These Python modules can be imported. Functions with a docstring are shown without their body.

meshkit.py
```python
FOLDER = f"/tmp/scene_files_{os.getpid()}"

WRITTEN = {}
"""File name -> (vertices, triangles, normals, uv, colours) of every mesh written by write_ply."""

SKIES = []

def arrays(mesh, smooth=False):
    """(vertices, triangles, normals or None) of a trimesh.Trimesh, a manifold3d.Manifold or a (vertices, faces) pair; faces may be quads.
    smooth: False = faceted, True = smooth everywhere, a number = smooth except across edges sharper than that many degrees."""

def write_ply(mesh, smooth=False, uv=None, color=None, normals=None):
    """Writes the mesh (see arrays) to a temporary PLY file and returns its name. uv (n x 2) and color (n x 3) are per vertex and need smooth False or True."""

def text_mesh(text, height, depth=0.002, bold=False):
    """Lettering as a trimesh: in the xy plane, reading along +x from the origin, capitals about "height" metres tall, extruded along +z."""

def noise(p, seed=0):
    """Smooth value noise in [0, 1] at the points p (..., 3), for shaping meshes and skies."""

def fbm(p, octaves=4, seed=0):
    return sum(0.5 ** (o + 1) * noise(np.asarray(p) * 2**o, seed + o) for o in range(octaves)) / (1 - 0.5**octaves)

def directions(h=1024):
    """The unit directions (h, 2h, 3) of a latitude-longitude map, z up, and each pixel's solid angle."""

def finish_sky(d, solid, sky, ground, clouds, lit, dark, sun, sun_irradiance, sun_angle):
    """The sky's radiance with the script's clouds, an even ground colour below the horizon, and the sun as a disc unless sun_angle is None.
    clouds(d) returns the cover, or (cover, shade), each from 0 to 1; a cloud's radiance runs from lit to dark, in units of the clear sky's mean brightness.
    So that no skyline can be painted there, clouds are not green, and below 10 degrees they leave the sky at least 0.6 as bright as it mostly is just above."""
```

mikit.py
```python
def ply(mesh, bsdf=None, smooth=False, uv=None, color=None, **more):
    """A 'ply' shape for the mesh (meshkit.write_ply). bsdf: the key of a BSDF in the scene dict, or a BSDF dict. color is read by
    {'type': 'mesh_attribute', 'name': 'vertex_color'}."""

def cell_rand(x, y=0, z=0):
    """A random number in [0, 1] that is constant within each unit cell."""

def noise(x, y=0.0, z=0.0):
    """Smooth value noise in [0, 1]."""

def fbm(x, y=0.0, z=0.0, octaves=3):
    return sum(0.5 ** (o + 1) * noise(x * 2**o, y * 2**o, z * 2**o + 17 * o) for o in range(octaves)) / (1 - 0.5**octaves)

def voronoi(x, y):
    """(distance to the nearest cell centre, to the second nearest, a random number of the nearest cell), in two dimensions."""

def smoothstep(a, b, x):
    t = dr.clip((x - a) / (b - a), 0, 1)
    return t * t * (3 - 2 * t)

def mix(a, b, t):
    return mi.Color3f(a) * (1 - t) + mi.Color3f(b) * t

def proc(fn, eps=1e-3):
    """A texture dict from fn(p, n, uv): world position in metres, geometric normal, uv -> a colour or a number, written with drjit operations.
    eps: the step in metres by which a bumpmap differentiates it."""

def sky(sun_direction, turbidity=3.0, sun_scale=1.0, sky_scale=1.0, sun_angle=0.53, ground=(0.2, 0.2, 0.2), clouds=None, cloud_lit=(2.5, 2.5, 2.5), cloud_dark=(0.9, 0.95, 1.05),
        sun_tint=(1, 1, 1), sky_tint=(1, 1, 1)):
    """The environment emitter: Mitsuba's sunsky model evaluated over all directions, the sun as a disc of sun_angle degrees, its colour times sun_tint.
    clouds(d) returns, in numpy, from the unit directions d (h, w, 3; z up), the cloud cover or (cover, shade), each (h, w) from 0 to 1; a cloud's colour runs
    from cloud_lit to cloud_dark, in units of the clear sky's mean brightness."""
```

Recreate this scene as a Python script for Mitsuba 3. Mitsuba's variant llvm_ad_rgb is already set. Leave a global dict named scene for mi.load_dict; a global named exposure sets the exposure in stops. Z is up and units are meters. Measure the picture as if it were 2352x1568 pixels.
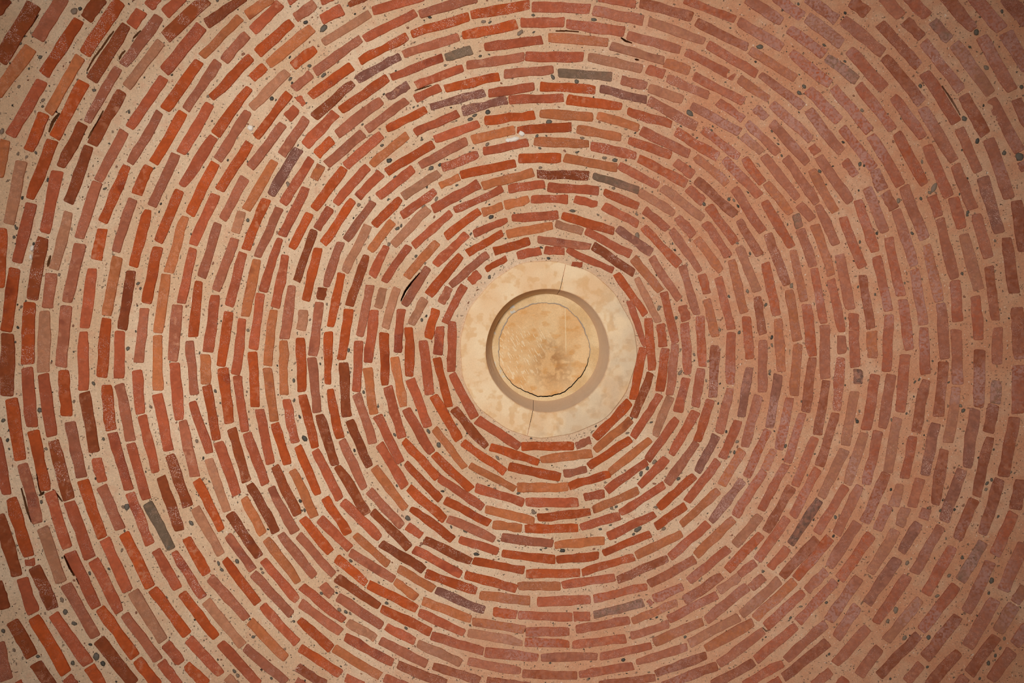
import math, random
import numpy as np
import trimesh
import drjit as dr
import mitsuba as mi
import mikit, meshkit
from mikit import proc, noise, fbm, smoothstep, mix
from shapely.geometry import Polygon, Point
from shapely.strtree import STRtree

T = mi.ScalarTransform4f
scene, labels = {"type": "scene"}, {}
rng = np.random.default_rng(7)

# ---------------------------------------------------------------- camera, light, exposure
F = 1568.0                      # focal length in pixels of the 2352 x 1568 frame (a 24 mm lens)
CX, CY = 1176.0, 784.0
CROWN = 3.70                    # height of the crown above the camera
RAD = 5.48                      # radius of the dome
scene["camera"] = {"type": "perspective", "fov_axis": "x", "fov": math.degrees(2 * math.atan(CX / F)),
                   "to_world": T().look_at(origin=[0, 0, 0], target=[0, 0, 1], up=[0, 1, 0])}
exposure = 0.36
LAMP_AT, LAMP_R, LAMP_POWER = np.array([0.50, 0.40, -1.0]), 0.21, 510.0
LAMP_DEEP, LAMP_RIM = 0.74, 0.41   # diffuser depth in the drum and drum radius, set to dim the vault's edges
LAMP_TINT = np.array([1.0, 1.0, 1.0])
FLOOR = -1.85

AX, AY = -(1258 - CX) / F * CROWN, -(805 - CY) / F * CROWN      # the dome's axis
CZ = CROWN - RAD
CEN = np.array([AX, AY, CZ])


def on_dome(px, py, out=0.0):
    """The points of the dome (its radius grown by out metres) seen at the pixels."""
    d = np.stack([-(np.asarray(px, float) - CX) / F, -(np.asarray(py, float) - CY) / F, np.ones_like(np.asarray(px, float))], -1)
    R = RAD + out
    a = (d * d).sum(-1)
    b = d @ CEN
    return d * ((b + np.sqrt(b * b - a * (CEN @ CEN - R * R))) / a)[..., None]


def on_plane(px, py, z):
    px, py = np.asarray(px, float), np.asarray(py, float)
    z = np.broadcast_to(np.asarray(z, float), px.shape)
    return np.stack([-(px - CX) / F * z, -(py - CY) / F * z, z], -1)


def to_px(p):
    return np.stack([CX - F * p[..., 0] / p[..., 2], CY - F * p[..., 1] / p[..., 2]], -1)


def lin(r, g, b, k=1.0):
    c = np.array([r, g, b]) / 255.0
    return [float(x) for x in k * np.where(c <= 0.04045, c / 12.92, ((c + 0.055) / 1.055) ** 2.4)]


# ---------------------------------------------------------------- materials
K = 0.85                        # paint values as seen -> reflectance


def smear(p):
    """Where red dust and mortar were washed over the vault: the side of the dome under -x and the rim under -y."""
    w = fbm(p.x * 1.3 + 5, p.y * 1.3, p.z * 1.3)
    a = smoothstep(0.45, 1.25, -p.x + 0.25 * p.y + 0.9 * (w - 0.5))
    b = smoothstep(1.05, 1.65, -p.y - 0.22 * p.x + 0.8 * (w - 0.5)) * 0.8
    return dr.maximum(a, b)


PAL = "orpdsgytk"
PALETTE = [lin(174, 74, 24, K), lin(173, 83, 48, K), lin(165, 92, 62, K), lin(140, 64, 25, K), lin(130, 78, 60, K),
           lin(116, 92, 70, K), lin(184, 104, 58, K), lin(174, 114, 80, K), lin(62, 58, 50, K)]


def brick_color(p, n, uv):
    k = dr.floor(uv.x)
    r = uv.x - k
    w = dr.floor(uv.y)
    r2 = uv.y - w
    c = mi.Color3f(PALETTE[0])
    for i in range(1, len(PALETTE)):
        c = dr.select((k > i - 0.5) & (k < i + 0.5), mi.Color3f(PALETTE[i]), c)
    o = r * 37.0
    f1 = fbm(p.x * 11 + o, p.y * 11, p.z * 11)
    f2 = fbm(p.x * 62, p.y * 62 + o, p.z * 62)
    f3 = noise(p.x * 480, p.y * 480, p.z * 480)
    c = c * (0.86 + 0.28 * r2) * (0.78 + 0.44 * f1) * (0.82 + 0.36 * f2)
    c = mix(c, c * mi.Color3f(0.62, 0.52, 0.5), smoothstep(0.56, 0.72, f1) * smoothstep(0.45, 0.95, r))
    c = mix(c, mi.Color3f(lin(205, 145, 108, K)), 0.5 * smoothstep(0.5, 0.75, f2) * smoothstep(0.45, 0.7, 1 - f1) * r2)
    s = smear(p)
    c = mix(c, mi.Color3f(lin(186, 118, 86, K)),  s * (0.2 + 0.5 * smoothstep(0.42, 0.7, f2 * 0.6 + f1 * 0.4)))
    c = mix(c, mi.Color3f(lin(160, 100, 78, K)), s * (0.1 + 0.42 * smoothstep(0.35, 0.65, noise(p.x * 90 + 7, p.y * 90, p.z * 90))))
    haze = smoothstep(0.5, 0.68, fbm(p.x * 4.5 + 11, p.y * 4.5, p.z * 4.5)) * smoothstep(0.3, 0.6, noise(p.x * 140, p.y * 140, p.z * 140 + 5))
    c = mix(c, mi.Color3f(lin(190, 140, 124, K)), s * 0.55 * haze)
    salt = smoothstep(0.60, 0.78, f3) * smoothstep(0.42, 0.6, fbm(p.x * 22 + o, p.y * 22, p.z * 22))
    c = mix(c, mi.Color3f(lin(228, 190, 172, K)), salt * dr.select(w > 0.5, 0.75, 0.28))
    return c * (0.9 + 0.2 * noise(p.x * 160, p.y * 160 + 3, p.z * 160))


def brick_bump(p, n, uv):
    return fbm(p.x * 120, p.y * 120, p.z * 120)


def mortar_color(p, n, uv):
    f1 = fbm(p.x * 3, p.y * 3, p.z * 3)
    f2 = fbm(p.x * 26, p.y * 26, p.z * 26)
    g = noise(p.x * 240, p.y * 240, p.z * 240)
    h = noise(p.x * 420 + 9, p.y * 420, p.z * 420)
    c = mix(lin(216, 175, 137, K), lin(227, 193, 158, K), smoothstep(0.3, 0.7, f1))
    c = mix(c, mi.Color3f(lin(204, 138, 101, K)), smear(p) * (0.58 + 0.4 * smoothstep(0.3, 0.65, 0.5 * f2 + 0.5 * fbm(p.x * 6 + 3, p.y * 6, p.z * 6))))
    c = mix(c, mi.Color3f(lin(214, 156, 120, K)), 0.35 * smoothstep(0.55, 0.75, f2))
    c = c * (0.79 + 0.26 * g + 0.16 * h)
    c = mix(c, mi.Color3f(lin(110, 84, 66, K)), 0.75 * smoothstep(0.80, 0.90, noise(p.x * 130 + 31, p.y * 130, p.z * 130)))
    c = mix(c, mi.Color3f(lin(245, 228, 205, K)), 0.5 * smoothstep(0.86, 0.93, noise(p.x * 170 + 3, p.y * 170 + 8, p.z * 170)))
    return c


def mortar_bump(p, n, uv):
    return fbm(p.x * 90, p.y * 90, p.z * 90, 4)


def stone_color(p, n, uv):
    f1 = fbm(p.x * 7 + 2, p.y * 7, p.z * 7)
    f2 = fbm(p.x * 30, p.y * 30 + 4, p.z * 30)
    f3 = noise(p.x * 300, p.y * 300, p.z * 300)
    c = mix(lin(238, 194, 146, K), lin(246, 212, 168, K), smoothstep(0.35, 0.65, f1))
    c = mix(c, mi.Color3f(lin(222, 168, 108, K)), 0.5 * smoothstep(0.5, 0.7, f2))
    right = smoothstep(0.02, 0.3, -(p.x - AX) - 0.5 * (p.y - AY))
    c = mix(c, mi.Color3f(lin(206, 180, 150, K)), right * 0.5 * smoothstep(0.3, 0.72, fbm(p.x * 9 + 7, p.y * 9, 0)))
    c = mix(c, mi.Color3f(lin(176, 132, 92, K)), 0.25 * right * smoothstep(0.55, 0.8, fbm(p.x * 24 + 1, p.y * 24, 3)))
    recess_wall = smoothstep(0.004, 0.022, p.z - (CROWN - 0.028))        # greyer tint on the wall inside the recess
    c = mix(c, mi.Color3f(lin(214, 188, 158, K)), 0.8 * recess_wall * smoothstep(0.43, 0.38, dr.sqrt(dr.square(p.x - AX) + dr.square(p.y - AY))))
    return c * (0.94 + 0.12 * f3)


def disc_color(p, n, uv):
    x, y = -(p.x - AX), -(p.y - AY)             # right, down as one looks up at it
    f1 = fbm(p.x * 9 + 4, p.y * 9, 1)
    f2 = fbm(p.x * 34, p.y * 34, 2)
    c = mix(lin(226, 178, 122, K), lin(234, 194, 142, K), smoothstep(0.35, 0.65, f1))
    d = dr.sqrt(dr.square((x - 0.035) / 0.13) + dr.square((y - 0.08) / 0.15))
    c = mix(c, mi.Color3f(lin(160, 104, 54, K)), 0.95 * smoothstep(1.3, 0.1, d + 1.1 * (f2 - 0.5)) * smoothstep(0.3, 0.6, f2 * 0.6 + f1 * 0.4))
    c = mix(c, mi.Color3f(lin(214, 150, 76, K)), 0.5 * smoothstep(0.55, 0.75, fbm(p.x * 16, p.y * 30, 5)))
    u, v = x * 0.5 + y * 0.87, -x * 0.87 + y * 0.5
    stroke = smoothstep(0.66, 0.80, noise(u * 46, v * 170)) * smoothstep(0.04, -0.06, x + 0.3 * y) * smoothstep(-0.17, -0.08, y)
    c = mix(c, mi.Color3f(lin(244, 216, 172, K)), 0.7 * stroke)
    line = smoothstep(0.004, 0.0015, dr.abs(x - 0.115 - 0.02 * y)) * smoothstep(0.16, 0.1, dr.abs(y + 0.12))
    return mix(c, mi.Color3f(lin(242, 212, 164, K)), 0.7 * line) * (0.93 + 0.14 * noise(p.x * 260, p.y * 260, 0))


def ledge_color(p, n, uv):
    f1 = fbm(p.x * 12 + 8, p.y * 12, 1)
    c = mix(lin(216, 178, 126, K), lin(228, 196, 148, K), smoothstep(0.3, 0.7, f1))
    blue = smoothstep(0.66, 0.76, fbm(p.x * 30 + 2, p.y * 30, 4)) * smoothstep(0.1, 0.2, p.x - AX)
    return mix(c, mi.Color3f(lin(196, 204, 200, K)), 0.7 * blue) * (0.92 + 0.16 * noise(p.x * 240, p.y * 240, 2))


def stone_bump(p, n, uv):
    return fbm(p.x * 60, p.y * 60, p.z * 60, 4)


def material(key, color, bump=None, scale=0.0, eps=1e-3, rough=0.85, spec=0.2):
    b = {"type": "principled", "base_color": proc(color) if callable(color) else {"type": "rgb", "value": color}, "roughness": rough, "specular": spec}
    if bump is not None:
        b = {"type": "bumpmap", "arbitrary": proc(bump, eps=eps), "scale": scale, "bsdf": b}
    scene[key] = {"type": "twosided", "bsdf": b}


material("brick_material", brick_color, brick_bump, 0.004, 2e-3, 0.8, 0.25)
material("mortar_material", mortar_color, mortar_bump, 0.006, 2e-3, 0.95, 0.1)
material("stone_material", stone_color, stone_bump, 0.004, 2e-3, 0.85, 0.2)
material("disc_material", disc_color, stone_bump, 0.005, 2e-3, 0.85, 0.2)
material("ledge_material", ledge_color, stone_bump, 0.005, 2e-3, 0.85, 0.2)
material("seam_material", lin(176, 160, 142, K), stone_bump, 0.004, 2e-3, 0.95, 0.1)
for i, c in enumerate([(98, 84, 68), (132, 106, 84), (70, 60, 48), (146, 98, 72)]):
    material(f"pebble_material_{i}", lin(*c, K), None, rough=0.6, spec=0.3)
material("white_material", lin(240, 226, 208, K), mortar_bump, 0.004, 2e-3, 0.9, 0.1)
material("plaster_material", lin(120, 100, 84, K), None)
material("paving_material", lin(96, 86, 76, K), None)
material("black_metal", [0.03, 0.03, 0.03], None, rough=0.5, spec=0.4)


# each brick: the two ends of its middle line as seen in the frame, its height in tenths of a pixel, its colour
TABLE = """
-10,30,12,-5,300,d 79,10,-2,140,375,dw 145,-8,86,89,312,p 232,-5,198,44,312,d 275,2,195,125,288,ow 182,46,101,172,275,ow 291,58,210,184,275,d 71,110,-8,218,312,y 184,130,111,259,238,y
98,186,24,312,275,r 192,188,125,316,262,o 271,156,199,280,200,pw 325,25,302,60,275,r 366,38,285,151,250,pw 370,96,291,200,212,t 362,-8,341,16,275,r 379,32,422,-10,242,r 380,86,474,-2,312,dw
378,165,463,60,280,r 376,178,299,294,238,r 379,252,457,140,256,o 281,210,212,332,250,d 369,259,299,375,212,p 354,375,421,258,230,o 102,261,66,346,250,o 190,284,141,384,250,d 285,301,226,416,225,p
120,322,71,457,256,o 205,336,158,466,251,d 12,322,-2,407,231,y 49,370,21,514,271,t 292,381,236,510,236,o 341,381,314,446,244,o 349,473,404,354,225,p 562,-8,474,56,225,d 552,40,464,130,200,y
567,79,514,140,225,p 502,142,427,252,212,p 577,131,486,226,212,o 624,-5,567,36,225,y 644,8,580,71,238,r 684,-8,663,6,150,r 724,9,678,41,238,p 738,5,767,-8,150,r 786,21,738,45,237,r
670,51,591,122,238,o 717,64,616,148,238,y 724,111,672,152,212,o 742,99,850,32,192,t 723,166,828,88,207,p 608,152,578,180,225,o 660,165,577,248,212,t 714,169,674,204,200,p 713,221,808,152,203,o
685,222,698,241,112,r 721,270,810,189,221,dw 572,201,494,309,225,o 664,215,588,316,200,o 682,249,660,271,238,r 483,239,416,352,238,r 570,256,501,368,212,p 650,285,574,384,212,p 704,272,646,355,213,p
771,260,700,334,238,r 774,309,876,230,225,p 763,320,727,356,212,o 686,342,621,448,225,sw 750,378,834,305,212,p 716,365,650,468,194,r 573,328,504,437,225,o 491,314,419,428,229,r 494,374,436,493,238,o
631,370,566,482,212,y 738,380,721,411,207,y 800,11,842,-8,162,d 856,25,972,-10,212,r 836,89,955,29,200,r 963,32,1094,-6,212,p 945,79,1077,38,200,ow 1082,34,1216,11,216,ow 826,140,936,84,188,ow
926,124,1054,85,188,p 1062,82,1187,55,212,ow 820,184,919,129,188,sw 899,179,1016,131,188,r 1023,132,1083,115,188,g 1113,109,1245,91,207,r 782,254,890,178,200,o 890,225,938,195,175,sw 955,195,1063,156,188,r
1072,150,1204,130,188,p 842,298,934,230,200,p 953,226,1011,201,188,r 1022,204,1146,175,188,ow 1158,171,1271,160,198,p 888,296,979,252,162,o 989,246,1113,212,175,sw 1122,215,1227,198,200,r 952,304,1052,260,187,r
1062,256,1164,229,188,sw 1169,230,1294,225,199,r 793,382,876,309,200,r 853,379,936,310,188,y 998,320,1100,284,188,r 1113,278,1228,264,193,o 888,396,995,330,200,o 964,379,1072,322,188,p 1084,321,1182,297,201,y
1110,348,1213,327,188,r 1015,385,1098,354,188,rw 844,382,771,468,198,r 1058,402,1184,374,200,o 1222,16,1355,21,225,r 1362,24,1477,48,238,p 1376,-5,1460,10,188,r 1470,6,1590,39,223,d 1196,52,1296,51,212,r
1301,56,1434,74,225,r 1490,50,1618,95,212,t 1260,85,1396,98,212,y 1441,81,1562,114,212,p 1402,106,1525,139,188,t 1207,130,1340,130,225,r 1351,131,1475,158,200,t 1527,144,1584,162,213,y 1282,168,1405,176,200,g
1427,184,1485,198,212,p 1486,159,1525,172,212,r 1532,181,1627,220,208,pw 1241,198,1367,206,200,ow 1378,205,1485,229,188,sw 1490,202,1568,229,200,t 1302,229,1428,246,212,o 1490,230,1599,292,213,pw 1240,261,1362,269,212,y
1372,265,1467,294,188,y 1441,256,1542,286,200,ow 1472,300,1583,354,211,r 1552,302,1649,360,211,ow 1188,299,1312,291,188,o 1325,296,1426,316,188,y 1227,325,1352,331,200,y 1357,334,1461,358,200,rw 1444,322,1541,358,200,o
1191,364,1288,362,212,o 1296,362,1417,385,200,y 1422,379,1511,428,200,r 1467,364,1577,421,201,o 1551,372,1592,402,204,r 1599,51,1717,109,212,d 1626,101,1738,170,212,r 1576,119,1687,178,200,r 1593,175,1708,234,200,r
1697,181,1766,228,200,y 1723,115,1827,181,200,y 1573,-2,1688,46,188,o 1696,48,1796,110,238,p 1716,-5,1794,52,262,p 1780,-8,1843,39,250,r 1853,-5,1922,46,238,d 1854,39,1934,101,275,t 1936,45,2028,122,256,p
1812,66,1893,126,250,r 1816,121,1906,194,238,o 1898,132,1968,185,225,g 1950,115,2031,204,271,r 1747,170,1843,246,188,d 1856,205,1928,278,250,r 1914,200,1998,302,238,r 1734,248,1760,271,200,d 1773,238,1863,322,212,p
1857,252,1932,350,238,p 1933,294,2008,388,230,r 1716,281,1788,351,200,p 1649,234,1707,274,188,o 1588,242,1699,304,200,p 1614,298,1696,362,188,ow 1706,312,1750,350,200,t 1772,282,1854,375,212,p 1864,335,1877,352,188,r
1880,360,1954,463,217,p 1940,369,1966,403,200,r 1804,362,1878,466,209,p 1753,358,1832,456,204,p 1708,364,1752,420,200,o 1663,365,1744,451,204,r 1597,360,1670,422,193,y 1955,2,1992,31,275,d 2028,-8,2070,39,275,p
2085,-8,2130,40,275,r 2020,55,2111,152,250,d 2079,48,2118,86,238,d 2144,48,2180,92,250,g 2168,-10,2236,68,288,d 2232,-12,2300,69,312,r 2308,-8,2360,50,325,d 2310,75,2360,160,325,p 2031,130,2118,236,262,d
2121,96,2208,208,250,pw 2192,100,2276,216,288,t 2254,84,2325,208,287,p 1971,195,2051,298,225,r 2051,222,2121,316,238,r 2125,166,2196,282,275,r 2212,219,2264,309,275,d 2275,228,2342,348,275,p 2335,228,2360,288,250,p
2118,248,2192,370,250,p 2000,311,2069,426,229,r 2060,305,2123,424,238,o 2128,334,2180,452,244,r 2204,295,2247,395,238,p 2271,319,2318,456,275,p 2194,378,2235,480,259,p 2346,372,2354,392,200,d 132,393,102,534,262,r
224,418,182,547,238,p 72,467,40,603,250,r 4,524,-5,660,300,o 158,487,124,618,238,t 99,546,74,688,275,dw 34,616,14,761,275,o 184,560,154,694,250,p 118,628,109,707,262,p 236,526,222,596,238,o
305,457,266,578,212,p 339,482,306,612,225,o 364,556,413,437,231,o 362,567,336,696,225,o 270,590,245,724,238,y 212,617,195,753,238,r 302,622,280,756,225,d 68,694,63,836,283,ow 18,766,16,909,300,d
104,714,99,854,281,t 152,702,140,842,262,p 190,762,193,896,237,r 245,731,233,866,250,o 275,760,274,868,238,r 332,708,317,832,222,p 382,630,362,764,225,y 360,770,364,896,224,y 563,408,511,504,212,p
791,386,721,480,200,o 496,447,443,562,212,r 424,497,387,626,212,y 501,513,464,637,212,p 556,486,540,534,200,t 611,457,564,573,200,o 643,478,591,590,200,p 703,431,648,542,200,r 711,490,670,570,200,o
758,477,728,526,200,r 743,560,812,460,199,o 721,528,681,645,188,d 732,570,701,690,200,o 782,556,747,658,188,p 741,661,736,688,200,d 783,627,760,750,175,o 540,548,496,667,200,p 557,580,527,703,212,r
590,596,564,726,212,y 642,547,604,670,200,r 657,586,632,706,200,r 673,656,653,778,212,p 443,570,416,696,200,r 458,646,443,773,212,o 408,700,397,829,235,p 494,678,478,808,225,r 525,716,508,841,217,o
557,732,541,860,208,r 598,674,582,802,211,r 628,712,614,839,212,y 698,712,692,758,212,t 733,694,719,817,204,p 690,776,694,899,206,o 754,762,754,882,188,o 875,397,822,453,200,r 950,388,869,452,200,r
1008,397,925,451,188,t 1108,427,1225,395,185,y 1010,426,1055,406,150,y 994,481,1100,422,212,r 923,496,1000,438,188,rw 1044,484,1154,433,162,rw 1168,434,1251,422,210,rw 859,518,920,456,200,o 858,464,794,551,188,p
903,563,983,478,200,t 949,564,1036,488,188,r 1023,543,1101,484,188,o 1108,488,1154,473,175,y 1159,471,1215,458,196,y 850,576,901,508,188,y 1088,537,1165,505,162,r 999,608,1072,537,188,r 934,637,1004,556,188,y
1074,582,1154,534,175,o 1164,538,1269,518,188,y 1135,578,1216,552,188,o 791,624,846,518,200,t 854,634,888,565,188,r 882,647,938,564,188,r 928,701,983,614,200,p 984,677,1058,586,200,o 1035,656,1120,583,175,p
1115,618,1163,593,138,o 1079,647,1100,627,200,r 842,586,802,702,188,d 850,655,826,772,188,p 880,662,868,707,188,t 912,661,884,753,175,t 976,686,944,745,188,t 1032,660,1013,696,188,p 1066,656,1021,741,175,r
1001,710,982,776,200,o 801,710,783,826,212,o 860,712,845,832,202,r 922,710,913,809,188,r 882,764,884,884,202,o 940,752,940,864,196,o 1011,750,1005,814,195,r 1038,738,1036,853,195,r 1234,400,1352,403,200,dw
1258,430,1375,438,200,r 1362,404,1467,437,175,g 1220,458,1304,458,188,rw 1320,456,1372,470,175,r 1387,441,1466,474,188,o 1386,473,1466,514,188,r 1468,440,1550,489,188,t 1521,430,1614,502,193,t 1480,482,1534,526,188,r
1556,498,1593,541,200,r 1176,501,1282,494,188,r 1291,494,1410,531,188,o 1276,514,1338,532,162,t 1345,530,1448,585,188,r 1418,524,1496,581,188,sw 1477,522,1560,608,188,o 1542,528,1609,623,188,p 1235,550,1356,566,170,p
1188,586,1242,576,188,r 1251,574,1296,577,162,r 1302,574,1408,621,150,r 1314,606,1337,608,100,r 1362,564,1456,628,200,dw 1454,593,1518,668,200,y 1496,591,1560,688,188,p 1415,629,1483,722,162,o 1461,638,1512,740,162,t
1445,691,1482,795,136,r 1488,731,1498,850,193,o 1517,744,1522,796,199,o 1524,671,1552,788,175,o 1864,390,1920,487,212,y 1580,432,1616,464,200,r 1599,412,1689,494,212,d 1627,473,1690,558,212,o 1686,432,1752,532,212,r
1760,420,1816,491,200,y 1756,462,1818,568,212,o 1836,469,1866,504,200,p 1880,470,1920,562,200,p 1937,498,1981,614,212,r 1620,511,1674,589,200,r 1696,506,1746,586,212,d 1600,548,1656,622,188,y 1698,566,1740,669,200,t
1763,537,1808,654,212,dw 1821,574,1848,692,200,y 1838,526,1868,612,200,p 1828,492,1836,523,162,g 1872,516,1910,632,200,y 1928,584,1953,710,212,p 1680,597,1710,718,200,y 1757,604,1785,724,200,o 1612,630,1624,674,200,o
1567,610,1602,722,188,p 1650,637,1680,756,188,r 1624,687,1642,773,188,y 1568,702,1576,736,205,r 1739,681,1752,767,200,dw 1871,616,1892,742,188,r 1908,642,1934,762,188,r 1813,666,1832,782,212,y 1853,699,1865,818,212,o
1713,727,1722,824,202,o 1787,732,1794,853,205,y 1607,726,1614,841,188,o 1572,742,1582,859,208,r 1679,763,1677,882,200,r 1894,746,1895,869,225,p 1932,771,1934,812,193,p 2009,390,2026,436,262,d 2256,407,2296,535,262,sw
2335,461,2352,577,275,d 1969,460,2010,578,212,r 1991,431,2032,534,225,p 2033,442,2054,480,225,d 2058,482,2100,610,225,p 2075,428,2124,549,238,p 2140,450,2156,497,225,r 2158,502,2192,640,225,pw 2189,454,2210,524,250,r
2213,538,2248,665,250,t 2242,492,2270,592,238,p 2313,546,2329,673,262,d 2271,612,2286,735,225,d 2040,546,2070,679,212,r 2013,589,2041,714,212,r 1980,632,2000,754,200,d 2100,619,2121,746,220,p 2128,562,2158,692,225,y
2192,644,2200,738,238,r 2240,680,2248,780,238,r 2161,696,2170,824,228,p 2074,688,2089,803,222,r 2043,723,2036,853,218,r 2122,752,2126,859,225,r 2196,757,2199,882,245,p 2292,752,2290,836,220,p 2335,706,2342,824,267,d
2002,761,2003,822,228,y 1961,720,1962,757,225,r 1961,759,1964,843,230,r 62,844,74,980,275,r 98,859,120,1001,262,r 146,850,153,955,250,o 194,901,217,1038,250,d 26,915,48,1056,275,o 244,884,254,988,250,ow
274,882,301,1012,220,p 315,850,322,950,237,r 362,905,387,1035,238,r 160,969,188,1096,250,p 76,989,106,1126,262,o 258,994,296,1125,212,r 326,954,360,1084,212,r 122,1012,158,1147,262,dw 222,1052,235,1106,237,r
300,1018,337,1146,220,r -8,1004,16,1135,238,r 51,1065,89,1200,265,p 24,1144,67,1277,278,o 115,1129,155,1258,245,r 160,1152,207,1282,262,r 190,1103,235,1235,256,o 234,1116,276,1215,240,p 299,1132,345,1250,223,rw
338,1155,394,1261,223,g 369,1095,412,1218,235,dw 435,783,446,906,205,p 652,782,652,906,195,y 402,833,412,964,238,r 472,814,473,882,225,y 476,885,498,1010,212,o 512,845,526,972,230,o 544,863,562,991,200,r
580,808,587,934,220,o 614,845,630,967,200,y 717,821,728,947,200,p 658,917,676,1017,212,rw 694,907,724,1028,200,o 442,922,481,1040,200,r 419,966,448,1094,220,p 502,1015,544,1136,225,r 532,984,566,1106,205,d
567,994,609,1112,205,r 596,940,622,1065,200,r 631,972,660,1066,200,o 734,952,770,1068,200,d 756,894,782,1006,200,o 390,1044,431,1163,238,dw 452,1102,509,1217,204,o 479,1054,521,1174,212,t 573,1112,635,1222,209,d
621,1119,678,1222,209,p 559,1144,604,1226,205,y 631,1070,684,1182,211,d 672,1079,723,1186,197,y 683,1025,731,1135,200,o 723,1034,780,1147,200,r 746,1143,800,1226,204,o 776,1069,841,1181,223,d 448,1166,508,1273,217,t
825,783,818,899,205,r 972,782,986,906,212,r 788,833,796,957,220,d 844,845,858,951,200,y 906,820,927,933,195,y 1002,822,1032,934,188,o 1038,858,1090,959,195,r 942,871,984,980,205,r 996,908,1054,1010,205,o
890,888,923,1005,205,r 820,904,857,1018,205,p 932,939,991,1040,200,r 867,954,920,1062,200,r 803,965,848,1072,195,d 1042,938,1116,1027,188,dw 1096,963,1194,1025,204,r 928,1011,1006,1098,200,o 871,1020,930,1118,200,r
998,984,1067,1074,175,y 1063,1015,1160,1084,175,o 1126,1026,1237,1062,182,o 785,1010,836,1122,200,p 858,1074,932,1168,200,y 931,1064,1012,1146,188,o 996,1043,1082,1124,195,o 1009,1097,1109,1165,180,r 1079,1068,1184,1121,174,y
1092,1120,1203,1154,193,r 1168,1072,1287,1096,200,o 939,1120,1022,1193,208,o 1022,1148,1124,1202,180,o 1115,1169,1227,1196,187,y 848,1126,923,1209,198,p 786,1152,873,1235,203,r 944,1166,1041,1238,198,o 1477,798,1454,917,188,o
1528,800,1516,898,195,o 1551,790,1539,907,195,p 1494,856,1454,958,188,d 1516,906,1454,1004,180,r 1540,911,1503,1000,188,t 1447,923,1366,1006,195,o 1450,964,1366,1034,180,y 1449,1008,1352,1071,180,o 1198,1025,1318,1024,188,o
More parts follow.
